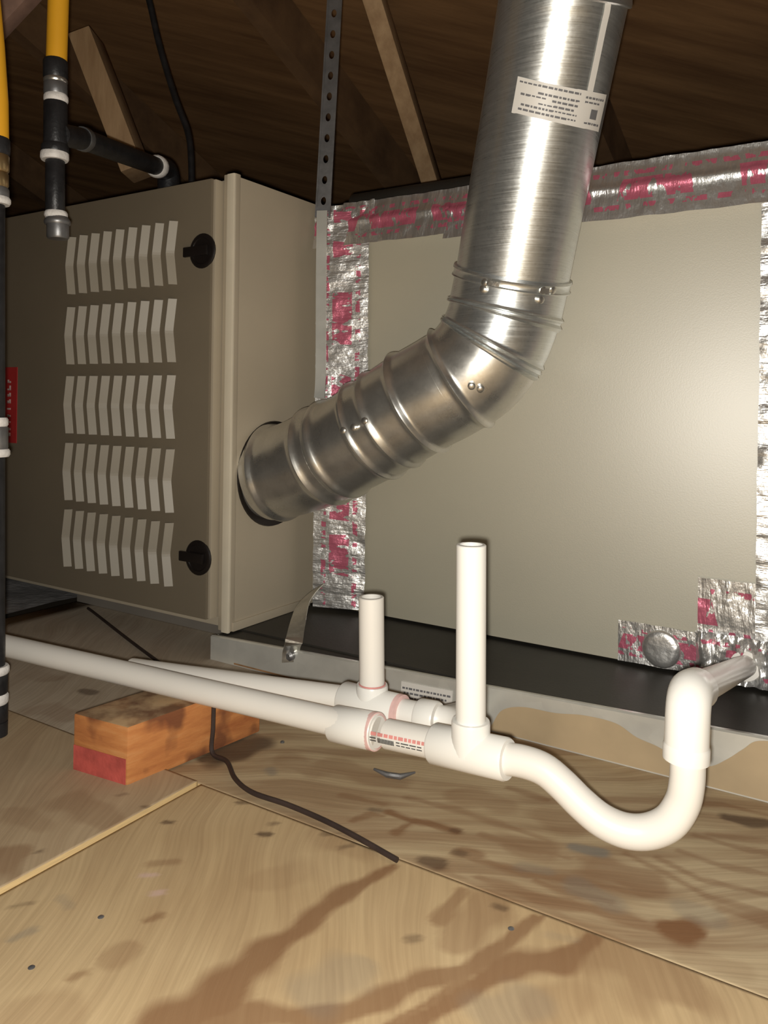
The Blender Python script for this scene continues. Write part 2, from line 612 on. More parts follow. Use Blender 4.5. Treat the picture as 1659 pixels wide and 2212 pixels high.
far_brown = [(px(1448, 2000, 1475, 2004, 1505, 2012), [.020, .024, .012], 1.0), (px(1040, 1800, 1140, 1832, 1230, 1850), [.006, .008, .004], .5), (px(1160, 1900, 1240, 1930, 1320, 1945), [.006, .01, .005], .55), (px(1560, 1960, 1659, 1990), [.01, .012], .5), (px(760, 1770, 800, 1756, 830, 1760), [.006, .006, .003], .6),
    
    (px(840, 1752, 890, 1770, 935, 1778, 985, 1792), [.009, .007, .006, .010], .85), (px(855, 1795, 882, 1778, 895, 1768), [.008, .005], .7),
    (px(980, 1842, 1060, 1862, 1140, 1885, 1280, 1905, 1400, 1932), [.005, .006, .008, .010, .004], .55),
    (px(1030, 1892, 1100, 1915, 1180, 1945, 1280, 1960, 1355, 1985, 1440, 2010), [.006, .012, .012, .012, .012, .006], .55),
    (px(1310, 1880, 1390, 1900), [.035, .035], .5), (px(1110, 1822, 1180, 1835), [.028, .028], .4),
    (px(1180, 1755, 1250, 1785), [.028, .03], .4), (px(990, 1712, 1070, 1735), [.025, .03], .35),
    (px(1350, 1840, 1450, 1890, 1530, 1935, 1659, 1972), [.005, .006, .006, .008], .5),
    (px(1420, 1850, 1510, 1895, 1659, 1930), [.004, .005, .006], .5), (px(1465, 1835, 1560, 1868, 1659, 1885), [.005, .006, .006], .45),
    (px(1500, 1800, 1600, 1830, 1659, 1840), [.006, .006, .006], .45), (px(1250, 1850, 1330, 1870), [.006, .005], .4),
    (px(880, 1720, 980, 1745, 1090, 1780, 1190, 1815), [.006, .008, .007, .004], .45), (px(1100, 1700, 1180, 1725), [.010, .006], .5),
    (px(1480, 1735, 1560, 1735, 1659, 1758), [.006, .006, .005], .5), (px(1530, 1800, 1659, 1815), [.006, .008], .4),
    (px(700, 1650, 790, 1670, 860, 1690), [.030, .03, .02], .35), (px(1000, 1840, 1030, 1845), [.012], .6),
    (px(950, 1878, 1060, 1925, 1200, 1975, 1340, 2030), [.008, .009, .008, .004], .35), (px(1480, 2060, 1600, 2090), [.015, .015], .2),
    (px(620, 1640, 680, 1660), [.03, .025], .3), (px(740, 1715, 830, 1735), [.006], .45)]
far_dark = [(px(915, 1856, 945, 1862, 960, 1856), [.010, .012, .003], .65), (px(980, 1790, 990, 1792), [.007], .5),
            (px(1570, 1764, 1610, 1772, 1655, 1774), [.012, .016, .010], .75),
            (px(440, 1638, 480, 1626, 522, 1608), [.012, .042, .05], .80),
            (px(985, 1838, 1000, 1842), [.006], .5), (px(802, 1745, 820, 1748), [.005], .5), (px(745, 1790, 760, 1797), [.005], .5),
            (px(175, 1490, 205, 1495), [.012], .55)]
far_grey = [(px(1240, 1828, 1300, 1838), [.011, .010], .75), (px(585, 1660, 590, 1668), [.008], .5), (px(1250, 1915, 1310, 1945), [.02, .02], .35),
            (px(1130, 1870, 1180, 1880), [.012], .3), (px(1480, 1960, 1540, 1980), [.02], .3)]
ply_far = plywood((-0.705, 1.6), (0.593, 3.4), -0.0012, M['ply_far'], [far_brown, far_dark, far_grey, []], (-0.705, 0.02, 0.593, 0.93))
ply_grey = plywood((-1.335, -0.7065), (0.593, 3.4), -0.0012, M['ply_grey'], [[(px(30, 1455, 120, 1465), [.02], .3), (px(90, 1530, 150, 1545), [.03], .25), (px(20, 1620, 90, 1600), [.03], .2)], [(px(178, 1490, 200, 1494), [.012], .6)], [], []], (-1.0, -0.7065, 0.593, 0.93))
left_brown = [(px(0, 1870, 45, 1850), [.04, .02], .5), (px(150, 1740, 240, 1780), [.03, .03], .3), (px(20, 1760, 80, 1790), [.02], .25)]
left_dark = [(px(80, 1848, 90, 1846), [.004], .6), (px(310, 1750, 325, 1751), [.004], .5), (px(255, 1725, 270, 1722), [.003], .4)]
ply_left = plywood((-1.335, -0.597), (-1.4, 0.590), 0.0032, M['ply_left'], [left_brown, left_dark, [], []], (-0.80, -0.597, 0.30, 0.590))
for sheet, (x, y) in ((ply_near, (218, 1981)), (ply_near, (68, 2090)), (ply_near, (1104, 2006)), (ply_far, (610, 1602))):
    p = on_z(x, y)
    mesh('nail', *profile(p - Z * 0.002, p + Z, [(0, .0024), (0.0022, .0025), (0.0027, .0018)], 10), M['steel'], sheet)

ins = mesh('attic_insulation', *grid(lambda s, t: P(-4.5 + 3.13 * s, -0.5 + 4.2 * t, -0.004 + 0.02 * noise.noise(Vector((s * 17, t * 22, 0)))), 70, 70), M['insul'])
ins['kind'] = 'stuff'
ins['label'] = 'grey loose insulation beyond the edge of the plywood floor'
ins['category'] = 'insulation'

# ------------------------------------------------------------------ roof and framing
SL = 0.42


def roof_z(v):
    return 1.62 - SL * (v - 0.4) if v > -2.2 else 1.62 + SL * 2.6 + SL * (v + 2.2)


roof_n = (Z + W * SL).normalized()
ceil = bpy.data.objects.new('ceiling', None)
ceil.location = P(0, 1.5, 1.16)
COL.objects.link(ceil)
structure(ceil, 'dark sloping underside of the attic roof')
along = (W - Z * SL)
u0 = -4.8
k = 0
while u0 < 4.8:
    v0 = -2.2
    off = (0.61 * (k % 2))
    for (va, vb) in ((-2.2, -0.86 + off), (-0.857 + off, 0.36 + off), (0.363 + off, 1.58 + off), (1.583 + off, 2.8 + off), (2.803 + off, 4.3)):
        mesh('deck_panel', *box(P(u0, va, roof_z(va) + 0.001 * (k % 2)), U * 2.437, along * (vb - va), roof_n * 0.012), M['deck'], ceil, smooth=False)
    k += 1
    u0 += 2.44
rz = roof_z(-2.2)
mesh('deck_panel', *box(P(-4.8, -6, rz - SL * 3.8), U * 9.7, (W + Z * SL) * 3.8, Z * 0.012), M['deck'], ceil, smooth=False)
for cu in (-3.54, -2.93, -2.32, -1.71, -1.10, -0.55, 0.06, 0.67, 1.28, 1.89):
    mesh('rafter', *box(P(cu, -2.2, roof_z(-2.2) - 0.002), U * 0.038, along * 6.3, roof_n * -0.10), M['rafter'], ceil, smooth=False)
for nm, uu in (('wall_left', -4.9), ('wall_right', 4.8)):
    structure(mesh(nm, *box(P(uu, -6, -0.1), U * 0.1, W * 10.5, Z * 3.2), M['deck'], None, smooth=False))
structure(mesh('wall_back', *box(P(-4.8, 4.2, -0.1), U * 9.6, W * 0.1, Z * 0.6), M['deck'], None, smooth=False))


def beam(name, a, b, wv, tv, label, mat=None):
    """a length of lumber from a to b with width vector wv and thickness vector tv"""
    a, b, wv, tv = map(Vector, (a, b, wv, tv))
    o = mesh(name, *box(a - wv / 2 - tv / 2, wv, tv, b - a, 0.003), mat or M['web'], None, sharp=25)
    o['label'] = label
    o['category'] = 'beam'
    return o


ra = ray(230, 225).normalized()
a, b = at(186, 84, 1.62), at(298, 376, 1.62)
wv = (b - a).cross(Vector((0, 1, 0))).normalized()
beam('wooden_brace', a, b, wv * 0.046, Vector((0, 1, 0)) * 0.085, 'short pale wooden brace rising behind the black gas branch pipe')
a, b = at(803, -20, 1.50), at(942, 425, 1.78)
wv = (b - a).cross(Vector((-0.3, 1, 0))).normalized()
tv = (b - a).cross(wv).normalized()
beam('wooden_brace', a, b, (wv * 0.80 + tv * 0.60) * 0.036, (tv * 0.80 - wv * 0.60) * 0.064, 'slanting wooden truss web between the hanging strap and the vent pipe')
a, b = at(-160, 190, 1.55), at(120, -110, 1.50)
wv = (b - a).cross(Vector((0, 1, 0.1))).normalized()
beam('wooden_brace', a, b, wv * 0.07, Vector((0, 1, 0)) * 0.038, 'pinkish wooden brace across the top left corner', simple('pinkish_lumber', (0.34, 0.21, 0.16), 0.8, var=0.2, scale=12, stretch=(3, 3, 3)))

# ------------------------------------------------------------------ furnace
VF, UC, VC = 0.90, -0.852, 1.11
ZT, ZB = 0.748, 0.041
furn = empty('furnace', P(-1.2, 1.1, ZB), 'taupe horizontal gas furnace with louvered door, left of the vent pipe', 'furnace')
# cabinet: a hollow sheet-metal box seen from its right end, with a rolled corner flange
g = Geo()
g.add(*uvbox(-1.82, UC, VF + 0.016, 1.52, ZB, ZT, 0.002))
g.add(*uvbox(-0.876, UC + 0.0005, VF + 0.004, VF + 0.0165, ZB - 0.002, ZT + 0.004, 0.002))
g.obj('cabinet', M['paint'], furn)
g = Geo().add(*uvbox(-0.8655, UC + 0.0012, VF + 0.000, VF + 0.0055, ZB - 0.003, ZT + 0.003, 0.0015))
g.obj('corner_flange', simple('flange_enamel', (0.74, 0.67, 0.53), 0.42, var=0.03), furn)
# end face bottom hem and screw heads
mesh('bottom_hem', *uvbox(UC - 0.002, UC + 0.003, VF + 0.01, 1.105, ZB - 0.002, ZB + 0.012, 0.001), M['paint'], furn)
mesh('base_skirt', *uvbox(-1.332, -0.877, 0.985, 0.989, 0.0, ZB), simple('grey_skirt', (0.20, 0.18, 0.155), 0.6, var=0.1, scale=8), furn)
door = Geo().add(*uvbox(-1.80, -0.884, VF - 0.014, VF + 0.015, ZB + 0.016, ZT - 0.004, 0.003)).obj('door_panel', M['door_paint_dimmed'], furn)
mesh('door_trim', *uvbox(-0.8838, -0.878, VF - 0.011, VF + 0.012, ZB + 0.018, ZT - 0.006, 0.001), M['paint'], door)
VD = VF - 0.014
# louvers: stamped blades, each bent to a V half way up
lh, a_, pr = 0.1015, 0.0072, 0.0095
lv = []
for zz, off in ((lh / 2, 0.0), (lh * 0.04, -a_ * 0.96), (0, -a_), (-lh * 0.04, -a_ * 0.96), (-lh / 2, 0.0)):
    for du, dv in ((0.0, 0.0005), (-0.0100, -pr), (-0.0114, -pr + 0.0004), (-0.0120, 0.0005)):
        lv.append(U * (off + du) + W * dv + Z * zz)
lf = []
for i in range(4):
    for j in range(3):
        p0 = i * 4 + j
        lf.append((p0, p0 + 1, p0 + 5, p0 + 4))
lf += [(0, 3, 2, 1), (16, 17, 18, 19)]
lme = bpy.data.meshes.new('louver')
lme.from_pydata([tuple(v) for v in lv], [], lf)
lme.materials.append(M['louver_paint_dimmed'])
bm_ = bmesh.new()
bm_.from_mesh(lme)
bmesh.ops.recalc_face_normals(bm_, faces=bm_.faces[:])
bm_.to_mesh(lme)
bm_.free()
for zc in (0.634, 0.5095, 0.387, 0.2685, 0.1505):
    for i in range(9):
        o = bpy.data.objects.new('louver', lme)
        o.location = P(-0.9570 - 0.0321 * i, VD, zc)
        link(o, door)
for zc in (0.632, 0.152):
    c = P(-0.902, VD, zc)
    gk = Geo().add(*profile(c + W * 0.001, c - W, [(0, .0275), (0.002, .0275), (0.0035, .0255), (0.0035, .021), (0.002, .020)], 28))
    gk.add(*box(c - W * 0.0015 - U * 0.037 - Z * 0.008, U * 0.052, W * -0.0055, Z * 0.016, 0.002))
    gk.obj('door_knob', M['black_plastic'], door)
# red warning label on the left of the door, upright lettering reads down the strip
lab = mesh('warning_label', *uvbox(-1.438, -1.384, VD - 0.0012, VD, 0.312, 0.456), M['red_label'], door, smooth=False)
g = Geo()
# plate where the vent leaves
hc = P(UC, 1.003, 0.279)

# ------------------------------------------------------------------ coil cabinet with foil tape
coil = empty('coil_cabinet', P(-0.5, 1.3, ZB), 'large beige coil cabinet sealed with foil tape behind the vent pipe', 'cabinet')
Geo().add(*uvbox(-0.849, -0.128, VC, 1.55, ZB + 0.002, 0.737, 0.002)).obj('casing', M['coil_paint'], coil)
Geo().add(*uvbox(-0.126, 0.55, VC - 0.004, 1.56, ZB + 0.002, 0.742, 0.004)).obj('plenum', M['foil'], coil)


def tape(u0, u1, z0, z1, v, vert, nu, nv, amp=0.0016, ridge=None, fr=60.0, seed=0.0, edge=0.0012, parent=coil, lean=0.0):
    """a crinkled strip of foil tape stuck on a face of depth v"""
    L, B = (z1 - z0, u1 - u0) if vert else (u1 - u0, z1 - z0)
    vs, uvs = [], []
    for j in range(nv):
        for i in range(nu):
            s, t = i / (nu - 1), j / (nv - 1)
            u, z = u0 + (u1 - u0) * s, z0 + (z1 - z0) * t
            jit = edge * noise.noise(Vector((u * 30, z * 30, seed)))
            if vert:
                u += jit * (abs(s - .5) * 2) ** 4
            else:
                z += jit * (abs(t - .5) * 2) ** 4
            cr = noise.fractal(Vector((u * (25 if vert else fr), z * (fr if vert else 25), seed)), 1.0, 2.0, 4)
            d = amp * (1.0 + cr)
            if ridge is not None:
                d += 0.004 * math.exp(-((z - ridge) / 0.006) ** 2) + max(0.0, 0.009 - (0.20 if z < ridge else 0.30) * (z - ridge))
            vs.append(P(u, v - 0.001 - max(0, d) - lean * (1 - s), z))
            uvs.append((L * (1 - t) if vert else L * s, 0.09 * (s if vert else t)) if True else None)
    fs = [(j * nu + i, j * nu + i + 1, (j + 1) * nu + i + 1, (j + 1) * nu + i) for j in range(nv - 1) for i in range(nu - 1)]
    o = mesh('foil_tape', vs, fs, M['foil'], parent, sharp=180)
    uvl = o.data.uv_layers.new(name='UVMap')
    for lp in o.data.loops:
        uvl.data[lp.index].uv = (uvs[lp.vertex_index][0] + seed * 1.7, uvs[lp.vertex_index][1])
    return o


tape(-0.820, -0.736, 0.048, 0.722, VC, True, 24, 150, 0.0022, fr=70, seed=0.3, lean=0.034)
tape(-0.842, -0.578, 0.664, 0.739, VC - 0.001, False, 60, 22, 0.0026, ridge=0.706, fr=60, seed=1.2)
tape(-0.585, -0.125, 0.657, 0.739, VC - 0.002, False, 100, 24, 0.0022, ridge=0.702, fr=60, seed=2.1)
tape(-0.846, -0.72, 0.69, 0.738, VC - 0.004, False, 40, 20, 0.0065, fr=70, seed=3.3)
tape(-0.134, -0.02, 0.045, 0.66, VC - 0.004, True, 24, 120, 0.004, fr=60, seed=4.4)
tape(-0.2045, -0.118, 0.085, 0.1735, VC - 0.0015, False, 30, 30, 0.0016, fr=45, seed=5.2)
t_ = tape(-0.309, -0.19, 0.044, 0.100, VC - 0.001, False, 40, 24, 0.0012, fr=45, seed=6.1)
# the round knock-out showing through the tape
c = P(-0.2505, VC - 0.0025, 0.070)
mesh('knockout_bump', *sweep([c, c - W * 0.003, c - W * 0.0055, c - W * 0.0065], [.026, .0255, .023, .016], 28, True, True, [-W] * 4), M['foil'], coil, sharp=180)
tape(-0.205, -0.10, 0.044, 0.105, VC - 0.004, False, 50, 36, 0.008, fr=80, seed=7.7)

# ------------------------------------------------------------------ drain pan and pad
pan = empty('drain_pan', P(-0.4, 1.2, 0), 'galvanised drain pan under the furnace and coil cabinet', 'pan')
VP, UPL, UPR = 0.885, -0.872, 0.9


def lipz(u):
    return 0.0345 + (u + 0.872) / 0.707 * 0.0255


g = Geo()
n = 2
vs = []
for u in (UPL, UPR):
    zt = lipz(u)
    vs += [P(u, VP, -0.001), P(u, VP, zt), P(u, VP + 0.003, zt + 0.0015), P(u, VP + 0.010, zt + 0.0005), P(u, VP + 0.010, zt - 0.004), P(u, VP + 0.0015, 0.0), ]
fs = [(i, (i + 1) % 6, 6 + (i + 1) % 6, 6 + i) for i in range(6)] + [(5, 4, 3, 2, 1, 0), (6, 7, 8, 9, 10, 11)]
mesh('front_wall', vs, [tuple(reversed(f)) for f in fs], M['pan'], pan, sharp=30)
mesh('side_wall', *uvbox(UPL - 0.0005, UPL + 0.0015, VP + 0.002, 1.62, 0.0, lipz(UPL) - 0.001), M['pan'], pan)
mesh('pan_bottom', *uvbox(UPL + 0.002, UPR, VP + 0.002, 1.62, 0.0005, 0.002), M['pan'], pan)
mesh('rear_wall', *uvbox(UPL, UPR, 1.62, 1.6215, 0.0, 0.04), M['pan'], pan)


def wall_patch(top_px, mat, name):
    """a thin colour patch on the front wall, from a wavy top line down to the floor"""
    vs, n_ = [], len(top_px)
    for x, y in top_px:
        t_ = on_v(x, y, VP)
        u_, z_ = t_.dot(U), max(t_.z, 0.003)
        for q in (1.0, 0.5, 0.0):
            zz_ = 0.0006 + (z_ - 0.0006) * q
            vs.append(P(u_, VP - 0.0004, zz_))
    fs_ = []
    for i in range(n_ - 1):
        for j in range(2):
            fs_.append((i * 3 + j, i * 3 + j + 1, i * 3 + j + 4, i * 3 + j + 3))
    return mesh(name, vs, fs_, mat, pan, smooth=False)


def smooth_px(pts, m=6):
    q = catmull([Vector((x, y, 0)) for x, y in pts], m)
    return [(v.x, v.y) for v in q]


M['wall_tan'] = simple('tan_wall_patch', (0.44, 0.335, 0.205), 0.6, var=0.10, scale=14)  # tan colour for the wavy patch low on the pan wall
M['block_mirror'] = simple('painted_block_reflection', (0.34, 0.19, 0.09), 0.6, var=0.25, scale=25)  # the block's mirror image in the pan wall, put into colour
a, b = on_v(868, 1471, VP), on_v(978, 1492, VP)
d = on_v(866, 1512, VP)
up = Vector(a) - Vector(d)
sticker = mesh('label_sticker', *box(d - W * 0.0012, b - a, W * 0.001, up), M['sticker'], pan, smooth=False)
g = Geo()
for k, (x0, x1) in enumerate(((0.03, 0.97), (0.06, 0.9), (0.05, 0.86))):
    y0 = 0.64 - 0.24 * k
    x = x0
    while x < x1:
        wd = random.uniform(0.03, 0.09)
        g.add(*box(d - W * 0.0016 + (b - a) * x + up * y0, (b - a) * min(wd, x1 - x), W * 0.0005, up * 0.10))
        x += wd + 0.02
g.obj('print', M['grey_ink'], sticker, smooth=False)
pad = Geo().add(*box(P(-0.868, 0.897, 0.0025), U * 1.76, W * 0.70, Z * 0.0335, 0.003)).add(*uvbox(-0.862, 0.89, VF + 0.03, 1.58, 0.034, ZB - 0.0025)).obj('rubber_pad', M['black_rubber'])
pad['label'] = 'black rubber pad in the drain pan under the beige coil cabinet'
pad['category'] = 'pad'

# ------------------------------------------------------------------ vent pipe
vent = empty('vent_pipe', hc, 'galvanised metal vent pipe elbowing up from the furnace side', 'vent pipe')
VR = 0.0755
axis_px = [(566, 1028, 1.300), (640, 1010, 1.262), (700, 985, 1.226), (770, 950, 1.190), (830, 915, 1.163), (905, 868, 1.134), (965, 835, 1.114),
           (1022, 797, 1.100), (1062, 744, 1.092), (1085, 690, 1.087), (1097, 640, 1.082), (1107, 590, 1.074), (1134, 440, 1.045), (1172, 240, 1.003), (1205, 60, 0.960), (1216, 0, 0.945)]
knots = [at(*q) for q in axis_px]


def catmull(ps, m=14):
    out = []
    for i in range(len(ps) - 1):
        p0, p1, p2, p3 = ps[max(0, i - 1)], ps[i], ps[i + 1], ps[min(len(ps) - 1, i + 2)]
        for j in range(m):
            t = j / m
            out.append(0.5 * ((2 * p1) + (p2 - p0) * t + (2 * p0 - 5 * p1 + 4 * p2 - p3) * t * t + (3 * p1 - p0 - 3 * p2 + p3) * t ** 3))
    out.append(ps[-1])
    return out


upd = (knots[-1] - knots[-4]).normalized()
path = catmull(knots) + [knots[-1] + upd * q for q in (0.01, 0.02, 0.05, 0.1, 0.3, 0.5, 0.72)]
MS = 14


def seg(i0, i1, prof=None, r=VR, name='elbow_section', mat='elbow', sub=1, **kw):
    """pipe between knots i0..i1 (floats); prof(t)->extra radius"""
    n_ = max(3, int((i1 - i0) * 22))
    ps, rs = [], []
    for j in range(n_ + 1):
        x = (i0 + (i1 - i0) * j / n_) * MS
        k0 = min(int(x), len(path) - 2)
        ps.append(path[k0].lerp(path[k0 + 1], x - k0))
    # true miters: ring planes follow the smooth axis
    ts = []
    for j in range(n_ + 1):
        x = (i0 + (i1 - i0) * j / n_) * MS
        k0 = int(min(max(round(x), 3), len(path) - 4))
        ts.append((path[k0 + 3] - path[k0 - 3]).normalized())
    rs = [r + (prof(j / n_) if prof else 0) for j in range(n_ + 1)]
    return mesh(name, *sweep(ps, rs, 56, True, True, ts), M[mat], vent, sharp=35)


def beads(*cs):
    def f(t):
        return sum(h * math.exp(-((t - c) / s) ** 2) for c, s, h in cs)
    return f


# collar leaving the furnace, gores of the two adjustable elbows, connector band and straight run
seg(0.02, 0.46, None, VR - 0.006, 'collar_rim')
seg(0.30, 1.60, beads((0.19, 0.05, 0.0055)), VR, 'elbow_section')
seg(1.50, 2.35, beads((0.65, 0.10, 0.0055)), VR + 0.0005, 'elbow_section')
seg(2.25, 3.50, beads((0.20, 0.07, 0.0055)), VR, 'elbow_section')
seg(3.40, 4.60, beads((0.21, 0.06, 0.0050), (0.70, 0.06, 0.0045)), VR + 0.001, 'elbow_section')
seg(4.50, 6.20, beads((0.30, 0.045, 0.0055)), VR + 0.0012, 'elbow_section')
seg(6.10, 7.85, beads((0.24, 0.045, 0.0055)), VR + 0.001, 'elbow_section')
seg(7.75, 9.20, beads((0.05, 0.025, 0.0045), (0.14, 0.025, 0.004), (0.23, 0.025, 0.004)), VR + 0.001, 'elbow_section', 'duct')
seg(9.10, 10.75, beads((0.06, 0.04, 0.004), (0.19, 0.04, 0.004)), VR + 0.0022, 'elbow_section', 'duct')
seg(10.66, 11.02, beads((0.12, 0.12, 0.002), (0.9, 0.12, 0.002)), VR + 0.0042, 'connector_band', 'duct')
seg(10.95, 15.5, None, VR + 0.0015, 'straight_pipe', 'duct')
seg(14.93, 15.35, beads((0.15, 0.2, 0.003), (0.9, 0.2, 0.003)), VR + 0.003, 'connector_band', 'duct')
def on_pipe(i, ang, r):
    x = i * MS
    k0 = min(int(x), len(path) - 2)
    p = path[k0].lerp(path[k0 + 1], x - k0)
    kk = int(min(max(round(x), 3), len(path) - 4))
    t = (path[kk + 3] - path[kk - 3]).normalized()
    ref = Vector((0, -1, 0))
    a = (ref - t * ref.dot(t)).normalized()
    b = t.cross(a)
    return p + (a * math.cos(ang) + b * math.sin(ang)) * r


def pipe_patch(i0, i1, a0, a1, r, nu=20, nv=3, sl_=False):
    return grid(lambda s, t: on_pipe(i0 + (i1 - i0) * t + (slant(a0 + (a1 - a0) * s) if sl_ else 0), a0 + (a1 - a0) * s, r), nu, nv)


wall_patch(smooth_px([(1040, 1590), (1062, 1566), (1085, 1534), (1130, 1527), (1200, 1540), (1262, 1545), (1330, 1562), (1375, 1592), (1420, 1612), (1470, 1640),
                      (1530, 1655), (1570, 1640), (1605, 1618), (1640, 1600), (1720, 1612), (1850, 1660)]), M['wall_tan'], 'tan_patch')  # tan patch with a wavy upper edge
wall_patch(smooth_px([(505, 1470), (560, 1461), (620, 1463), (690, 1478), (750, 1500), (790, 1522)]), M['block_mirror'], 'block_reflection_patch')  # reflection of the wooden block, built as a coloured patch
# lock seam, clamp screws
mesh('lock_seam', *pipe_patch(12.9, 15.0, 0.50, 0.62, VR + 0.0026, 3, 24), M['sticker'], vent)
for i, ang in ((10.80, -0.55), (10.84, 0.42), (10.87, 0.62), (10.25, -0.55), (10.25, 0.42), (6.9, 0.15), (7.0, 0.28), (3.65, -0.3), (3.95, -0.25), (4.25, -0.25)):
    c0, c1 = on_pipe(i, ang, VR), on_pipe(i, ang, VR + 0.02)
    mesh('screw', *profile(c0, c1, [(0, .0052), (0.0055, .0052), (0.0068, .0035)], 10), M['bright_steel'], vent)
g = Geo()
for q0, q1 in ((-0.5, -0.3), (0.34, 0.5)):
    mesh('band_clip', *pipe_patch(10.76, 10.92, q0, q1, VR + 0.0085, 6, 3), M['bright_steel'], vent)
# the paper label, wrapped round the pipe, with rows of small print
LI0, LI1, LA0, LA1 = 12.93, 13.34, -0.62, 1.02


def slant(ang):                          # the label was stuck on a little crooked
    return -0.06 * ang


lab = mesh('label', *grid(lambda s, t: on_pipe(LI0 + (LI1 - LI0) * t + slant(LA0 + (LA1 - LA0) * s), LA0 + (LA1 - LA0) * s, VR + 0.0030), 40, 6), M['sticker'], vent)
g = Geo()
rows = [(0.86, 0.03, 0.62), (0.66, 0.22, 0.62), (0.55, 0.06, 0.30), (0.52, 0.36, 0.62), (0.38, 0.24, 0.60), (0.26, 0.08, 0.62), (0.12, 0.06, 0.62),
        (0.80, 0.68, 0.95), (0.68, 0.68, 0.90), (0.12, 0.72, 0.95)]
for y, x0, x1 in rows:
    x = x0
    while x < x1 - 0.01:
        wd = min(random.uniform(0.018, 0.055), x1 - x)
        A0, A1 = LA0 + (LA1 - LA0) * x, LA0 + (LA1 - LA0) * (x + wd)
        I0 = LI0 + (LI1 - LI0) * y
        g.add(*pipe_patch(I0, I0 + (LI1 - LI0) * 0.055, A0, A1, VR + 0.0034, 4, 2, True))
        x += wd + 0.010
g.add(*pipe_patch(LI0 + (LI1 - LI0) * 0.28, LI0 + (LI1 - LI0) * 0.55, LA0 + (LA1 - LA0) * 0.78, LA0 + (LA1 - LA0) * 0.88, VR + 0.0034, 6, 2, True))
g.obj('print', M['grey_ink'], lab, smooth=False)
# dark flashing ring of the hole in the furnace side
ringv, ringf = sweep([hc + U * 0.001, hc + U * 0.004, hc + U * 0.004], [0.087, 0.086, 0.070], 48, True, True, [U] * 3)
mesh('hole_trim', ringv, ringf, M['black_plastic'], furn)

# ------------------------------------------------------------------ PVC drains
R = 0.01335                         # 3/4 inch pipe


def coupler(g, a, b, r=0.0168, lip=0.0012):
    L = (Vector(b) - Vector(a)).length
    g.add(*profile(a, b, [(0, r - 0.002), (0, r), (0.002, r + lip), (L - 0.002, r + lip), (L, r), (L, r - 0.002)], 28))


main = empty('drain_line', P(-0.3, 0.72, 0.0), 'nearer white PVC drain line with the tall riser and trap bend', 'drain pipe')
pl0 = at(-60, 1378, 1.03)
tee = at(1018, 1622, 0.698)
cpl_a, cpl_b = at(722, 1563, 0.785), at(815, 1581, 0.758)
dirm = (tee - at(8, 1397, 1.0)).normalized()
Geo().add(*sweep([pl0, cpl_b], R, 28)).obj('pipe', M['pvc'], main)
g = Geo()
coupler(g, cpl_a, cpl_b, 0.0165)
g.obj('coupling', M['pvc_old'], main)
tee_l, tee_r = at(937, 1606, 0.722), at(1098, 1641, 0.678)
mid_pipe = Geo().add(*sweep([cpl_b - (cpl_b - tee_l) * 0.2, tee_l + (tee_r - tee_l) * 0.2], R * 1.03, 28)).obj('pipe', M['pvc'], main)
g = Geo()
coupler(g, tee_l, tee_r, 0.0168)
tm = at(1017, 1624, 0.698)
rt = at(1017, 1556, 0.698)
rise = (at(1018, 1176, 0.698) - rt).normalized()
L = (rt - tm).length
g.add(*profile(tm, rt, [(0, .017), (L - 0.002, .0173), (L, .0165), (L, .013)], 28))
g.obj('tee', M['pvc_old'], main)
Geo().add(*tube(rt - rise * 0.01, at(1018, 1176, 0.698), R)).obj('riser', M['pvc_old'], main)
trap_px = [(1085, 1638, .682), (1130, 1645, .674), (1175, 1662, .665), (1215, 1695, .656), (1255, 1735, .648), (1300, 1772, .64), (1350, 1794, .633), (1400, 1796, .627),
           (1446, 1776, .621), (1474, 1735, .618), (1484, 1690, .616), (1486, 1640, .616), (1487, 1590, .616)]
tp = catmull([at(*q) for q in trap_px], 5)
Geo().add(*sweep(tp, R, 28)).obj('trap_bend', M['pvc'], main)
# elbow sleeve, and the stub running back into the coil cabinet
e0, e1, e2 = at(1482, 1637, .616), at(1487, 1508, .616), at(1512, 1494, .655)
stub_end = on_v(1612, 1438, VC - 0.002)
sdir = (stub_end - e1).normalized()
pp = fillet([e0, e1 + Z * 0.004, e1 + Z * 0.004 + sdir * 0.045], [0, 0.020, 0], 8)
rs = [0.0168] * len(pp)
g = Geo().add(*sweep(pp, rs, 28))
g.add(*profile(e0 - (e1 - e0).normalized() * 0.001, e1, [(0, .0150), (0, .0176), (0.010, .0176), (0.012, .0168)], 28))
g.obj('elbow', M['pvc_old'], main)
Geo().add(*sweep([e1 + Z * 0.004 + sdir * 0.03, stub_end + sdir * 0.004], R, 24)).obj('stub_pipe', M['pvc'], main)
Geo().add(*profile(stub_end - sdir * 0.014, stub_end, [(0, .0135), (0, .0185), (0.010, .0195), (0.014, .0195)], 24)).obj('flange', M['pvc'], main)
# printing on the pipe between coupling and tee
t_m = (tee_l - cpl_b).normalized()
fa = Vector((0, -1, 0)) - t_m * Vector((0, -1, 0)).dot(t_m)
fa.normalize()
fb = t_m.cross(fa)


def strip(d0, d1, a0, a1, r=R * 1.03 + 0.0004, base=cpl_b):
    return grid(lambda s, t: base + t_m * (d0 + (d1 - d0) * s) + (fa * math.cos(a0 + (a1 - a0) * t) + fb * math.sin(a0 + (a1 - a0) * t)) * r, 3, 4)


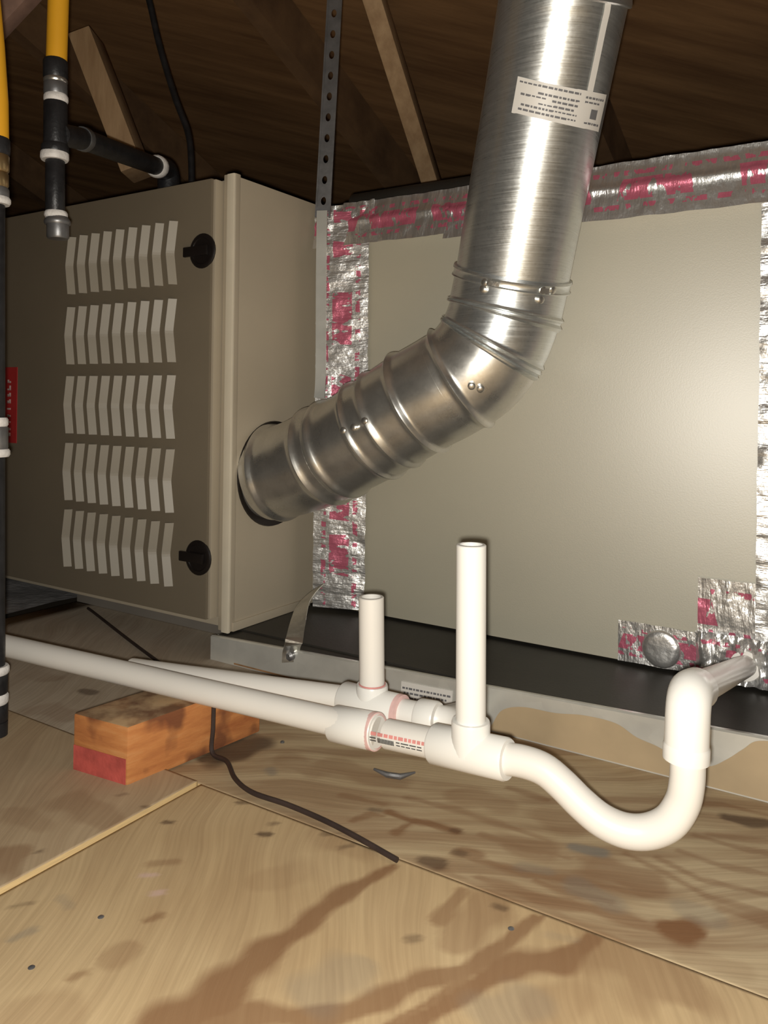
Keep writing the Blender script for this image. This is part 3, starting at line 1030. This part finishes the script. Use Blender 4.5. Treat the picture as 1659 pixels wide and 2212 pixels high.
Lm = (tee_l - cpl_b).length
sgn = 1 if fb.z > 0 else -1
g = Geo()
x = 0.002
while x < Lm - 0.003:
    wd = random.uniform(0.003, 0.007)
    g.add(*strip(x, min(x + wd, Lm), sgn * 0.22, sgn * 0.44))
    x += wd + 0.0012
g.obj('red_print', M['red_ink'], mid_pipe, smooth=False)
g = Geo()
for i in range(11):
    g.add(*strip(0.010 + i * 0.0017, 0.0113 + i * 0.0017, sgn * -0.22, sgn * 0.10))
for q in (-0.17, 0.02):
    g.add(*strip(0.001, 0.008, sgn * q, sgn * (q + 0.08)))
    x = 0.031
    while x < Lm - 0.004:
        wd = random.uniform(0.004, 0.009)
        g.add(*strip(x, min(x + wd, Lm), sgn * q, sgn * (q + 0.07)))
        x += wd + 0.0012
g.obj('dark_print', M['ink'], mid_pipe, smooth=False)
g = Geo()
g.add(*profile(cpl_b - t_m * 0.006, cpl_b, [(0, .0170), (0, .01785), (0.0055, .01785), (0.0062, .0150)], 28, False, False))
g.obj('primer_stain', M['pink_ink'], main)

sec = empty('drain_line', P(-0.45, 0.80, 0.0), 'farther white PVC drain line with the short riser beside the pan', 'drain pipe')
s_l, s_c, s_r = at(742, 1508, .845), at(803, 1522, .826), at(862, 1538, .806)
Geo().add(*sweep([at(285, 1446, .965), at(520, 1479, .885), s_l + (s_c - s_l) * 0.2], R, 28)).obj('pipe', M['pvc'], sec)
g = Geo()
coupler(g, s_l, s_r, 0.0164)
st = at(804, 1478, .826)
g.add(*profile(s_c, st, [(0, .0165), ((st - s_c).length - 0.002, .0168), ((st - s_c).length, .016), ((st - s_c).length, .013)], 28))
g.obj('tee', M['pvc_old'], sec)
Geo().add(*tube(st - Z * 0.01, at(802, 1289, .826), R)).obj('riser', M['pvc'], sec)
Geo().add(*profile(st, st + Z, [(0, .0136), (0, .0141), (0.0014, .0141), (0.0014, .0136)], 28, False, False)).obj('primer_ring', M['red_ink'], sec)
el_c = at(958, 1556, .779)
end_pan = on_v(1026, 1532, VP - 0.001)
pp = fillet([s_r - (s_r - s_c) * 0.2, el_c, end_pan], [0, .022, 0], 8)
Geo().add(*sweep(pp, R, 28)).obj('elbow_pipe', M['pvc_old'], sec)
g = Geo()
coupler(g, at(905, 1546, .793), at(946, 1554, .782), 0.0160)
g.obj('coupling', M['pvc_old'], sec)
ts_ = (s_r - s_l).normalized()
Geo().add(*profile(s_r - ts_ * 0.0015, s_r + ts_, [(0, .0166), (0, .0179), (0.005, .0176), (0.006, .0130)], 28, False, False)).obj('primer_stain', M['pink_ink'], sec)

# ------------------------------------------------------------------ block under the drain pipes
bc = on_z(274, 1703)
bw = on_z(157, 1667) - bc
bl = on_z(562, 1581) - bc
BH = 0.0625
blk = empty('wooden_block', bc + bw / 2 + bl / 2, 'orange brown wooden block with red end on the floor under the drain pipes', 'block')
g = Geo().add(*box(bc + Z * 0.0002, bw, bl, Z * BH, 0.003))
g.obj('lumber', M['block'], blk, sharp=25)
bln = bl.normalized()
g = Geo().add(*box(bc - bln * 0.0006 + Z * 0.002 + bw * 0.02, bw * 0.96, bln * 0.0004, Z * (BH * 0.44)))
g.obj('red_end_paint', M['red_paint'], blk, smooth=False)

# ------------------------------------------------------------------ cords
cp = [at(150, 1287, 1.6), on_z(205, 1325, .004), on_z(265, 1372, .004), on_z(318, 1412, .004), on_z(400, 1470, .02), bc + bl * 0.66 + bw * 0.15 + Z * (BH + 0.004),
      bc + bl * 0.60 + Z * (BH + 0.003) - bw * 0.02, bc + bl * 0.585 - bw * 0.05 + Z * 0.03, bc + bl * 0.56 - bw * 0.10 + Z * 0.0035,
      on_z(490, 1645, .0035), on_z(508, 1682, .0035), on_z(545, 1712, .0035), on_z(620, 1738, .0035), on_z(700, 1772, .0035), on_z(770, 1808, .0035), on_z(835, 1845, .0035), on_z(858, 1858, .0032)]
cp[0] = on_z(190, 1314, .004)
o = mesh('thin_cord', *sweep(catmull(cp, 6), 0.0025, 8), M['cord'])
o['label'] = 'thin dark cord over the wooden block and across the plywood'
o['category'] = 'cord'
cp = [at(302, -60, 1.50), at(322, 0, 1.50), at(345, 100, 1.50), at(378, 210, 1.49), at(404, 280, 1.48), at(412, 330, 1.47), at(414, 405, 1.46)]
o = mesh('black_conduit', *sweep(catmull(cp, 6), [0.006] * 37, 12), M['black_iron'])
o['label'] = 'thin black conduit curving down behind the furnace top left of the strap'
o['category'] = 'conduit'

# ------------------------------------------------------------------ hanging strap
strap = empty('hanger_strap', P(-0.84, 1.09, 0.75), 'perforated steel hanger strap beside the furnace, from roof to pan', 'strap')
s0, s1 = at(738, -260, 1.262), at(697, 470, 1.250)
sd = (s1 - s0).normalized()
sx = Vector((0.96, -0.1, 0.0))
sx = (sx - sd * sx.dot(sd)).normalized()
sn = sd.cross(sx).normalized()
if sn.y > 0:
    sn = -sn
HW, TH_ = 0.0122, 0.0012
LS = (s1 - s0).length
bm = bmesh.new()
pitch, hr, hs = 0.0335, 0.0042, 12
nh = int(LS / pitch)
for k in range(nh):
    y0, y1 = k * pitch, (k + 1) * pitch
    yc = (y0 + y1) / 2
    ring = [(hr * math.cos(2 * PI * j / hs), yc + hr * 1.6 * math.sin(2 * PI * j / hs)) for j in range(hs)]
    outer = []
    for j in range(hs):
        an = 2 * PI * j / hs
        cx, sy = math.cos(an), math.sin(an)
        m_ = max(abs(cx) / HW, abs(sy) / (pitch / 2))
        outer.append((cx / m_, yc + sy / m_))
    # exact corners
    vo = [bm.verts.new(s0 + sx * x_ + sd * y_ + sn * TH_) for x_, y_ in outer]
    vi = [bm.verts.new(s0 + sx * x_ + sd * y_ + sn * TH_) for x_, y_ in ring]
    vb = [bm.verts.new(s0 + sx * x_ + sd * y_) for x_, y_ in ring]
    for j in range(hs):
        q = (j + 1) % hs
        bm.faces.new((vo[j], vo[q], vi[q], vi[j]))
        bm.faces.new((vi[j], vi[q], vb[q], vb[j]))
bmesh.ops.recalc_face_normals(bm, faces=bm.faces[:])
bm.verts.index_update()
g = Geo().add([v.co.copy() for v in bm.verts], [tuple(v.index for v in f.verts) for f in bm.faces])
bm.free()
# the two rolled edges of the strap and its back
g.add(*box(s0 - sx * HW - sn * 0.001, sx * 0.0030, sn * 0.004, sd * LS))
g.add(*box(s0 + sx * (HW - 0.003) - sn * 0.001, sx * 0.0030, sn * 0.004, sd * LS))
g.obj('strap_band', M['steel'], strap, smooth=False)


def ribbon(pts, hw, side, name, mat, th=0.0012):
    ps = catmull(pts, 8)
    ts = tangents(ps)
    vs, fs = [], []
    for i, (p, t) in enumerate(zip(ps, ts)):
        sdv = side(i / (len(ps) - 1))
        sdv = (sdv - t * sdv.dot(t)).normalized()
        nn = t.cross(sdv)
        vs += [p - sdv * hw, p + sdv * hw, p + sdv * hw + nn * th, p - sdv * hw + nn * th]
    for i in range(len(ps) - 1):
        for j in range(4):
            q = (j + 1) % 4
            fs.append((i * 4 + j, i * 4 + q, i * 4 + 4 + q, i * 4 + 4 + j))
    fs += [(3, 2, 1, 0), tuple(len(vs) - 4 + j for j in range(4))]
    return mesh(name, vs, fs, mat, strap, sharp=30)


ribbon([at(696, 455, 1.243), at(694, 600, 1.243), at(693, 800, 1.243), at(690, 860, 1.24)], 0.0085, lambda t: Vector((1, -0.2, 0)), 'strap_band', M['pan'])
ribbon([at(690, 1268, 1.235), at(672, 1284, 1.215), at(655, 1306, 1.19), at(647, 1330, 1.165), at(642, 1352, 1.14), at(635, 1385, 1.11), on_v(629, 1404, VP - 0.003), on_v(627, 1430, VP - 0.0035)], 0.0125,
       lambda t: Vector((1, -0.6 + 1.1 * t, 0.75 - 0.8 * t)), 'strap_tail', M['bright_steel'])
sp = on_v(626, 1417, VP - 0.004)
mesh('screw', *profile(sp + W * 0.006, sp - W, [(0, .007), (0.008, .007), (0.011, .004)], 12), M['steel'], strap)

# ------------------------------------------------------------------ gas pipes
gas = empty('gas_pipe', at(125, 500, 1.03), 'yellow and black gas pipe with drip leg in front of the louvered furnace door', 'gas pipe')
D = 1.03
Geo().add(*sweep([at(131, -160, D), at(126, 0, D), at(122, 136, D)], 0.0132, 24)).obj('yellow_hose', M['yellow'], gas)


def vstack(px_x, items, d, parent):
    """fittings stacked along a pipe: (name, y0, y1, radius, material)"""
    for nm, y0, y1, r, mt, xs in items:
        a_, b_ = at(px_x + xs, y0, d), at(px_x + xs, y1, d)
        L = (b_ - a_).length
        e = min(0.0025, L * 0.3)
        Geo().add(*profile(a_, b_, [(0, r - e * 0.6), (e, r), (L - e, r), (L, r - e * 0.6)], 24)).obj(nm, M[mt], parent)


vstack(121, [('hose_nut', 130, 172, 0.0155, 'black_iron', -1), ('nut_ring', 170, 180, 0.0150, 'bright_steel', -1), ('adapter', 178, 208, 0.0148, 'steel', -1),
             ('thread_sealant', 205, 222, 0.0153, 'dope', 0), ('tee_body', 220, 330, 0.0150, 'black_iron', -1), ('tee_collar', 312, 334, 0.0172, 'black_iron', -2),
             ('thread_sealant', 328, 347, 0.0178, 'dope', -3), ('nipple', 345, 460, 0.0122, 'black_iron', -2),
             ('thread_sealant', 457, 471, 0.0146, 'dope', 0), ('drip_cap', 469, 516, 0.0140, 'steel', 4), ('cap_rim', 474, 486, 0.0165, 'steel', 3)], D, gas)
t0 = at(128, 290, D)
br = [t0, at(180, 301, 1.10), at(340, 360, 1.33), at(362, 373, 1.37)]
bd = (br[2] - br[1]).normalized()
Geo().add(*sweep([t0, br[1]], [0.0145, 0.0150], 20)).obj('tee_branch', M['black_iron'], gas)
Geo().add(*profile(br[1] - bd * 0.006, br[1] + bd, [(0, .0165), (0.01, .0170), (0.013, .0155)], 20)).obj('collar', M['steel'], gas)
Geo().add(*sweep([br[1], br[2]], 0.0150, 20)).obj('branch_pipe', M['black_iron'], gas)
Geo().add(*profile(br[2] - bd * 0.008, br[2] + bd, [(0, .0165), (0.003, .0190), (0.013, .0190), (0.016, .0170)], 20)).obj('thread_sealant', M['dope'], gas)
e_ = br[2] + bd * 0.045
Geo().add(*sweep(fillet([br[2] + bd * 0.005, e_, e_ - Z * 0.045], [0, .03, 0], 8), 0.0190, 20)).obj('elbow', M['black_iron'], gas)
Geo().add(*sweep([e_ - Z * 0.03, Vector((e_.x, e_.y, ZT + 0.001))], 0.0150, 20)).obj('nipple', M['black_iron'], gas)

gas2 = empty('gas_pipe', at(-4, 1500, 0.92), 'gas pipe cut off by the left edge with yellow hose and black fittings', 'gas pipe')
D2 = 0.92
Geo().add(*sweep([at(-40, -160, D2), at(-16, 100, D2), at(-8, 220, D2), at(-7, 302, D2)], 0.0132, 24)).obj('yellow_hose', M['yellow'], gas2)
vstack(-8, [('hose_nut', 298, 335, 0.0150, 'black_iron', 0), ('brass_nut', 333, 372, 0.0142, 'brass', 0), ('brass_nut', 372, 405, 0.0135, 'brass', 0),
            ('adapter', 405, 428, 0.0140, 'steel', 0), ('thread_sealant', 426, 442, 0.0158, 'dope', 0), ('pipe', 440, 905, 0.0105, 'black_iron', -2),
            ('thread_sealant', 902, 922, 0.0130, 'dope', 0), ('union', 920, 972, 0.0128, 'steel', 0), ('thread_sealant', 970, 987, 0.0150, 'dope', 0),
            ('pipe', 985, 1442, 0.0105, 'black_iron', -2), ('thread_sealant', 1438, 1456, 0.0148, 'dope', -1), ('valve_body', 1455, 1500, 0.0125, 'black_iron', 0),
            ('thread_sealant', 1498, 1520, 0.0140, 'dope', -1), ('pipe', 1518, 1560, 0.0125, 'black_iron', 0)], D2, gas2)
base = at(-8, 1558, D2)
Geo().add(*sweep([base, Vector((base.x, base.y, 0.004))], 0.0125, 20)).obj('pipe', M['black_iron'], gas2)

# ------------------------------------------------------------------ red label lettering (white strokes up the strip)
lab = [o for o in bpy.data.objects if o.name == 'warning_label'][0]
g = Geo()
z = 0.325
while z < 0.435:
    hgt = random.uniform(0.006, 0.010)
    for q in range(2):
        if random.random() < 0.85:
            g.add(*uvbox(-1.4135 + 0.006 * q, -1.409 + 0.006 * q, VD - 0.0018, VD - 0.0012, z, z + hgt * random.uniform(.35, 1)))
    g.add(*uvbox(-1.4135, -1.403, VD - 0.0018, VD - 0.0012, z, z + 0.003))
    z += hgt + 0.004
g.obj('lettering', M['white_ink'], lab, smooth=False)

# ------------------------------------------------------------------ dark insulated line on top of the coil cabinet
pts = [on_v(770, 420, 1.22), on_v(880, 412, 1.22), on_v(1000, 392, 1.22), on_v(1120, 372, 1.22)]
r_ = 0.026
zz = 0.737 + r_ + 0.001
pts = [Vector((p.x, p.y, zz)) for p in pts]
g = Geo().add(*sweep(catmull(pts, 6), r_, 20))
o = g.obj('insulated_line', M['black_rubber'])
o['label'] = 'black insulated refrigerant line lying on top of the beige coil cabinet'
o['category'] = 'pipe'
# twisted scrap of metal lying on the plywood below the drain tee
c = on_z(852, 1676, 0.004)
g = Geo().add(*sweep([c + Vector((-.022, .006, .004)), c + Vector((-.008, -.002, .002)), c + Vector((.006, -.004, 0.001)), c + Vector((.022, .004, .002))], [.0012, .003, .0032, .001], 8))
o = g.obj('metal_scrap', M['steel'])
o['label'] = 'small dark metal scrap on the plywood below the drain line tee'
o['category'] = 'debris'
